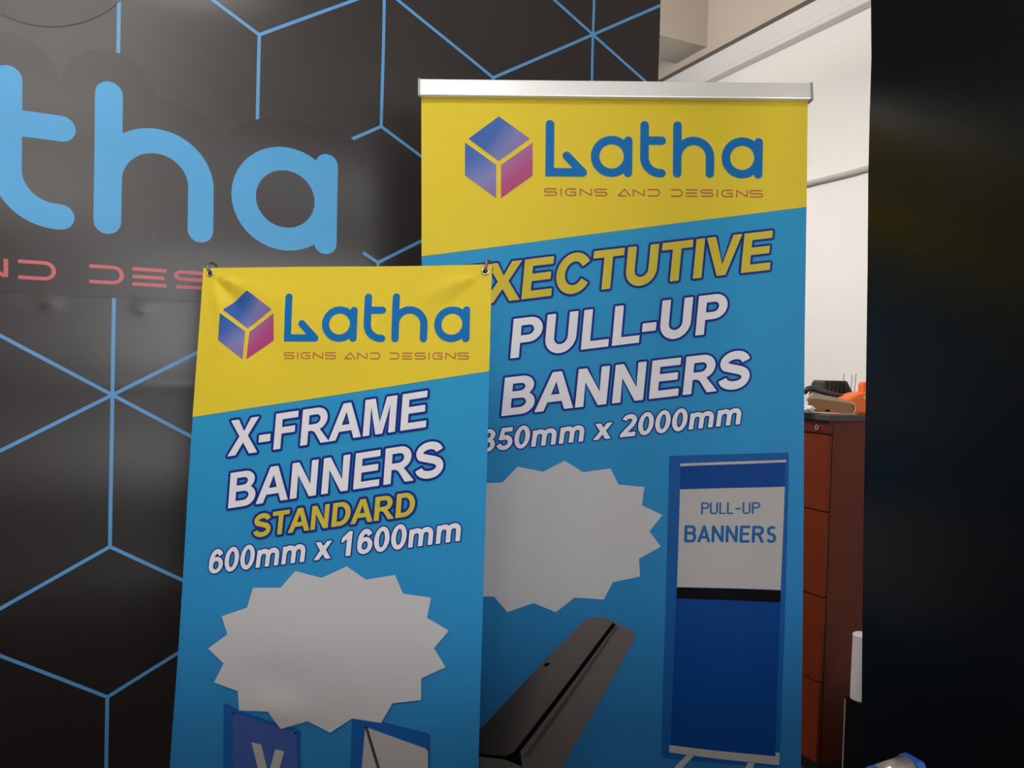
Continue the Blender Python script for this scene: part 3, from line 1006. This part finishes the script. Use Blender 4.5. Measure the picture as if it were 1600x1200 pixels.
# ================================================================== CABINET
cz = 1.285
ccorner = np.array([1.105, 2.66, 0])
RC = frame_matrix(ccorner, E1, E2, (0, 0, 1))       # local x into the depth of the cabinet, y along its drawer fronts
rc = empty('filing_cabinet', RC, 'reddish brown four-drawer cabinet against the white wall, tools on top', 'cabinet')
CD, CW = .56, .48
box('body', (.018, 0, .05), (CD, CW, cz - .022), M['cab'], rc, .002)
box('plinth', (.03, .01, 0), (CD - .01, CW - .01, .05), M['bplastic'], rc)
box('cabinet_top', (-.012, -.012, cz - .022), (CD + .005, CW + .01, cz), M['worktop'], rc, .003)
tz = [.06, .345, .645, .945, 1.215]
for z0, z1 in zip(tz, tz[1:]):
    d = box('drawer', (0, .003, z0 + .0025), (.0185, CW - .003, z1 - .0025), M['drawer'], rc, .0012)
    h = tube('drawer_handle', [(0, CW * .36, z1 - .07), (-.022, CW * .37, z1 - .07), (-.022, CW * .63, z1 - .07), (0, CW * .64, z1 - .07)], .005, M['lock'], d, 8)
fr_ = box('top_rail', (.002, .002, 1.219), (.0185, CW - .002, cz - .022), M['cab'], rc, .001)
bm = bmesh.new()
tube_bm(bm, [(.002, .052, 1.238), (-.005, .052, 1.238)], .0095, 16)
lk = link('lock', bm_mesh(bm, 'lock'), M['lock'], rc, label='round chrome lock')
box('keyhole', (-.0062, .0505, 1.233), (-.0049, .0535, 1.243), M['ink'], lk)


# things lying on the cabinet; placed on its top by picture position
def on_top(px, dep_local, z):
    return None


def top_pt(a, b):
    return ccorner + E1 * a + E2 * b + np.array([0, 0, cz])


VX = np.array([math.cos(.12), math.sin(.12), 0])
VY = np.array([-math.sin(.12), math.cos(.12), 0])


def seat_at(px, dist):
    """point on the cabinet top seen at picture column px, dist in front of the camera"""
    d = C_R * ((px - 800) / F) + C_F
    return np.array([d[0] * dist, d[1] * dist, cz])


# black ribbed tool block
p = seat_at(1306, 2.93)
r = empty('ribbed_tool_holder', frame_matrix(p, VX, VY, (0, 0, 1)), 'black ribbed plastic tool holder among the things on the cabinet', 'tool holder')
prism('body', [(-.062, 0), (-.062, .052), (-.050, .108), (-.041, .118), (.046, .118), (.078, .062), (.08, 0)], 0, .09, M['bplastic'], r, axis=1, bevel=.003)
for k in range(6):
    x = -.047 + k * .0165
    prism('rib', [(x - .004, .062), (x + .002 - .004, .111), (x + .0075 - .003, .111), (x + .0055 - .004, .062)], -.006, .001, M['bplastic'], r, axis=1)
    if 0 < k < 5:
        tube('pin', [(x + .007, -.003, .050), (x + .007, -.003, .061)], .0026, M['lock'], r, 8)
# black curved handle to its left
p = seat_at(1262, 2.86)
tube('tool_handle', [tuple(p + VX * a + np.array([0, 0, z]) + VY * b) for a, b, z in
     ((-.012, .0, .068), (.0, 0, .084), (.018, .0, .089), (.05, -.012, .078), (.085, -.024, .070), (.12, -.036, .062))],
     [.008, .011, .011, .009, .008, .007], M['bplastic'], None, 10, label='black curved tool handle left of the ribbed holder', category='tool')
# brown cardboard tray with cut-outs and a rolled end
p = seat_at(1297, 2.745)
r = empty('cardboard_piece', frame_matrix(p, VX, VY, (0, 0, 1.32)), 'folded brown cardboard piece lying along the cabinet edge', 'cardboard')
prism('front_flap', [(-.085, .036), (-.055, .012), (-.045, .006), (-.022, .006), (-.002, .013), (.02, .008), (.055, .0), (.088, 0), (.090, .012), (.086, .026), (.08, .03), (-.05, .040)],
      0, .005, M['kraft'], r, axis=1)
prism('upper_sheet', [(-.085, .037), (-.06, .056), (.085, .036), (.085, .030), (-.05, .0405)], .004, .012, M['kraft2'], r, axis=1)
bm = bmesh.new()
tube_bm(bm, [(.088 + .012 * math.cos(a), .002 + .0, .016 + .014 * math.sin(a)) for a in np.linspace(1.9, -1.2, 10)], .0035, 8)
link('rolled_end', bm_mesh(bm, 'rolled_end'), M['kraft2'], r, smooth=True)
# pale card sheet underneath
p = seat_at(1300, 2.715)
prism('card_sheet', [tuple((p + VX * a + VY * b)[:2]) for a, b in ((-.03, 0), (.10, 0), (.11, .02), (.09, .10), (-.02, .10))], cz + .0003, cz + .0025, M['kraft2'],
      label='flat pale card sheet under the cardboard piece', category='card')
# crumpled white paper
p = seat_at(1259, 2.74)
bm = bmesh.new()
bmesh.ops.create_icosphere(bm, subdivisions=3, radius=1)
for v in bm.verts:
    k = 1 + .22 * math.sin(9 * v.co.x + 4 * v.co.y) * math.cos(7 * v.co.z + 3 * v.co.x)
    v.co = Vector(p) + Vector((VX * v.co.x * .034 * k + VY * v.co.y * .03 * k)) + Vector((0, 0, .0145 + v.co.z * .0135 * k))
zmin = min(v.co.z for v in bm.verts)
for v in bm.verts:
    v.co.z += cz - zmin + .0003
link('crumpled_paper', bm_mesh(bm, 'crumpled_paper'), M['wpaper'], None, label='crumpled white paper at the left cabinet edge', category='paper')
# orange tool: rounded body with an upright grip
p = seat_at(1345, 2.80)
r = empty('orange_tool', frame_matrix(p, VX, VY, (0, 0, 1.22)), 'bright orange plastic tool with rounded body beside the black panel', 'tool')
prism('body', [(-.085, .0), (-.088, .012), (-.075, .036), (-.055, .050), (-.02, .062), (.02, .066), (.07, .064), (.10, .05), (.11, .0)], -.03, .06, M['orange'], r, axis=1, bevel=.008)
prism('grip', [(.006, .05), (.006, .088), (.012, .096), (.04, .098), (.05, .09), (.06, .05)], .0, .03, M['orange'], r, axis=1, bevel=.005)
bm = bmesh.new()
tube_bm(bm, [(-.006, -.031, .05), (-.006, -.036, .05)], .005, 10)
link('screw', bm_mesh(bm, 'screw'), M['brass'], r)
# loose thin wires standing up behind
for px, px2, top in ((1319, 1318, .145), (1328, 1331, .142), (1333.5, 1337, .146)):
    p = seat_at(px, 3.02)
    q = seat_at(px2, 3.03)
    tube('loose_wire', [tuple(p), tuple((p + q) / 2 + np.array([0.001, 0, top * .55])), tuple(q + np.array([0, 0, top]))], .0016, M['wire'], None, 6,
         label={1318: 'leftmost thin wire standing up behind the orange tool', 1331: 'middle thin wire standing up behind the orange tool',
                1337: 'rightmost thin wire standing up behind the orange tool'}[px2], category='wire', group='wires on the cabinet')

# ================================================================== BLACK BOX AND WHITE TUBE
bo = np.array([1.253, 2.229, 0])
rb = empty('black_box', frame_matrix(bo, E1, E2, (0, 0, 1)), 'black box with a pale front edge standing beside the cabinet', 'box')
bt = 0.370
box('casing', (0, 0, 0), (.20, .30, bt), M['dbox'], rb, .003)
box('edge_strip', (-.002, .2985, .01), (.002, .3015, bt - .01), M['edge'], rb)
pt = bo + E1 * .0305 + E2 * .2695 + np.array([0, 0, bt])
rt = empty('white_tube', frame_matrix(pt, E1, E2, (0, 0, 1)), 'white upright tube standing on the black box', 'tube')
bm = bmesh.new()
tube_bm(bm, [(0, 0, .0005), (0, 0, .006), (0, 0, .204)], [.0295, .030, .0285], 28, caps=False)
link('wall', bm_mesh(bm, 'wall'), M['wtube'], rt, smooth=True)
bm = bmesh.new()
tube_bm(bm, [(0, 0, .203), (0, 0, .210), (0, 0, .2135)], [.0293, .029, .025], 28)
link('cap', bm_mesh(bm, 'cap'), M['wtube'], rt, smooth=False)

# ================================================================== COUNTER AND THE BLUE ROLL HOLDER
rct = empty('counter', frame_matrix((0, .42, 0), (1, 0, 0), (0, 1, 0), (0, 0, 1)), 'dark shop counter in front of the banners', 'counter')
box('worktop', (-1.3, -.22, .93), (1.3, .34, .965), M['counter'], rct, .004)
box('front_panel', (-1.25, .28, .0), (1.25, .30, .93), M['counter'], rct)
for x in (-1.25, 0, 1.23):
    box('side_panel', (x - .02, -.18, 0), (x + .02, .28, .93), M['counter'], rct)


def cpt(px, py, dist):
    d = C_R * ((px - 800) / F) + C_D * ((py - 600) / F) + C_F
    return C_O + d * dist


ax = cpt(1376, 1192, .73)
bx_ = cpt(1422, 1184, .745)
mid = (ax + bx_) / 2
xx = (bx_ - ax) * np.array([1, 1, 0])
xx /= np.linalg.norm(xx)
yy = np.cross([0, 0, 1.], xx)
rh = empty('tape_roll_holder', frame_matrix((mid[0], mid[1], .965), xx, yy, (0, 0, 1)), 'small silver roll between blue plastic ends in front of the black panel', 'tape holder')
hz = mid[2] - .965
tube('roll', [(-.017, 0, hz - .0155), (.016, 0, hz - .0125)], .0135, M['clear'], rh, 24)
for x0, x1, zt in ((-.027, -.0165, hz - .006), (.0165, .0265, hz - .001)):
    prism('end_plate', [(-.014, .0005), (.014, .0005), (.014, zt - .006), (.010, zt), (-.010, zt), (-.014, zt - .006)], x0, x1, M['bcap'], rh, axis=0, bevel=.0015)
box('base', (-.0165, -.013, .0005), (.0165, .013, .010), M['bcap'], rh, .001)
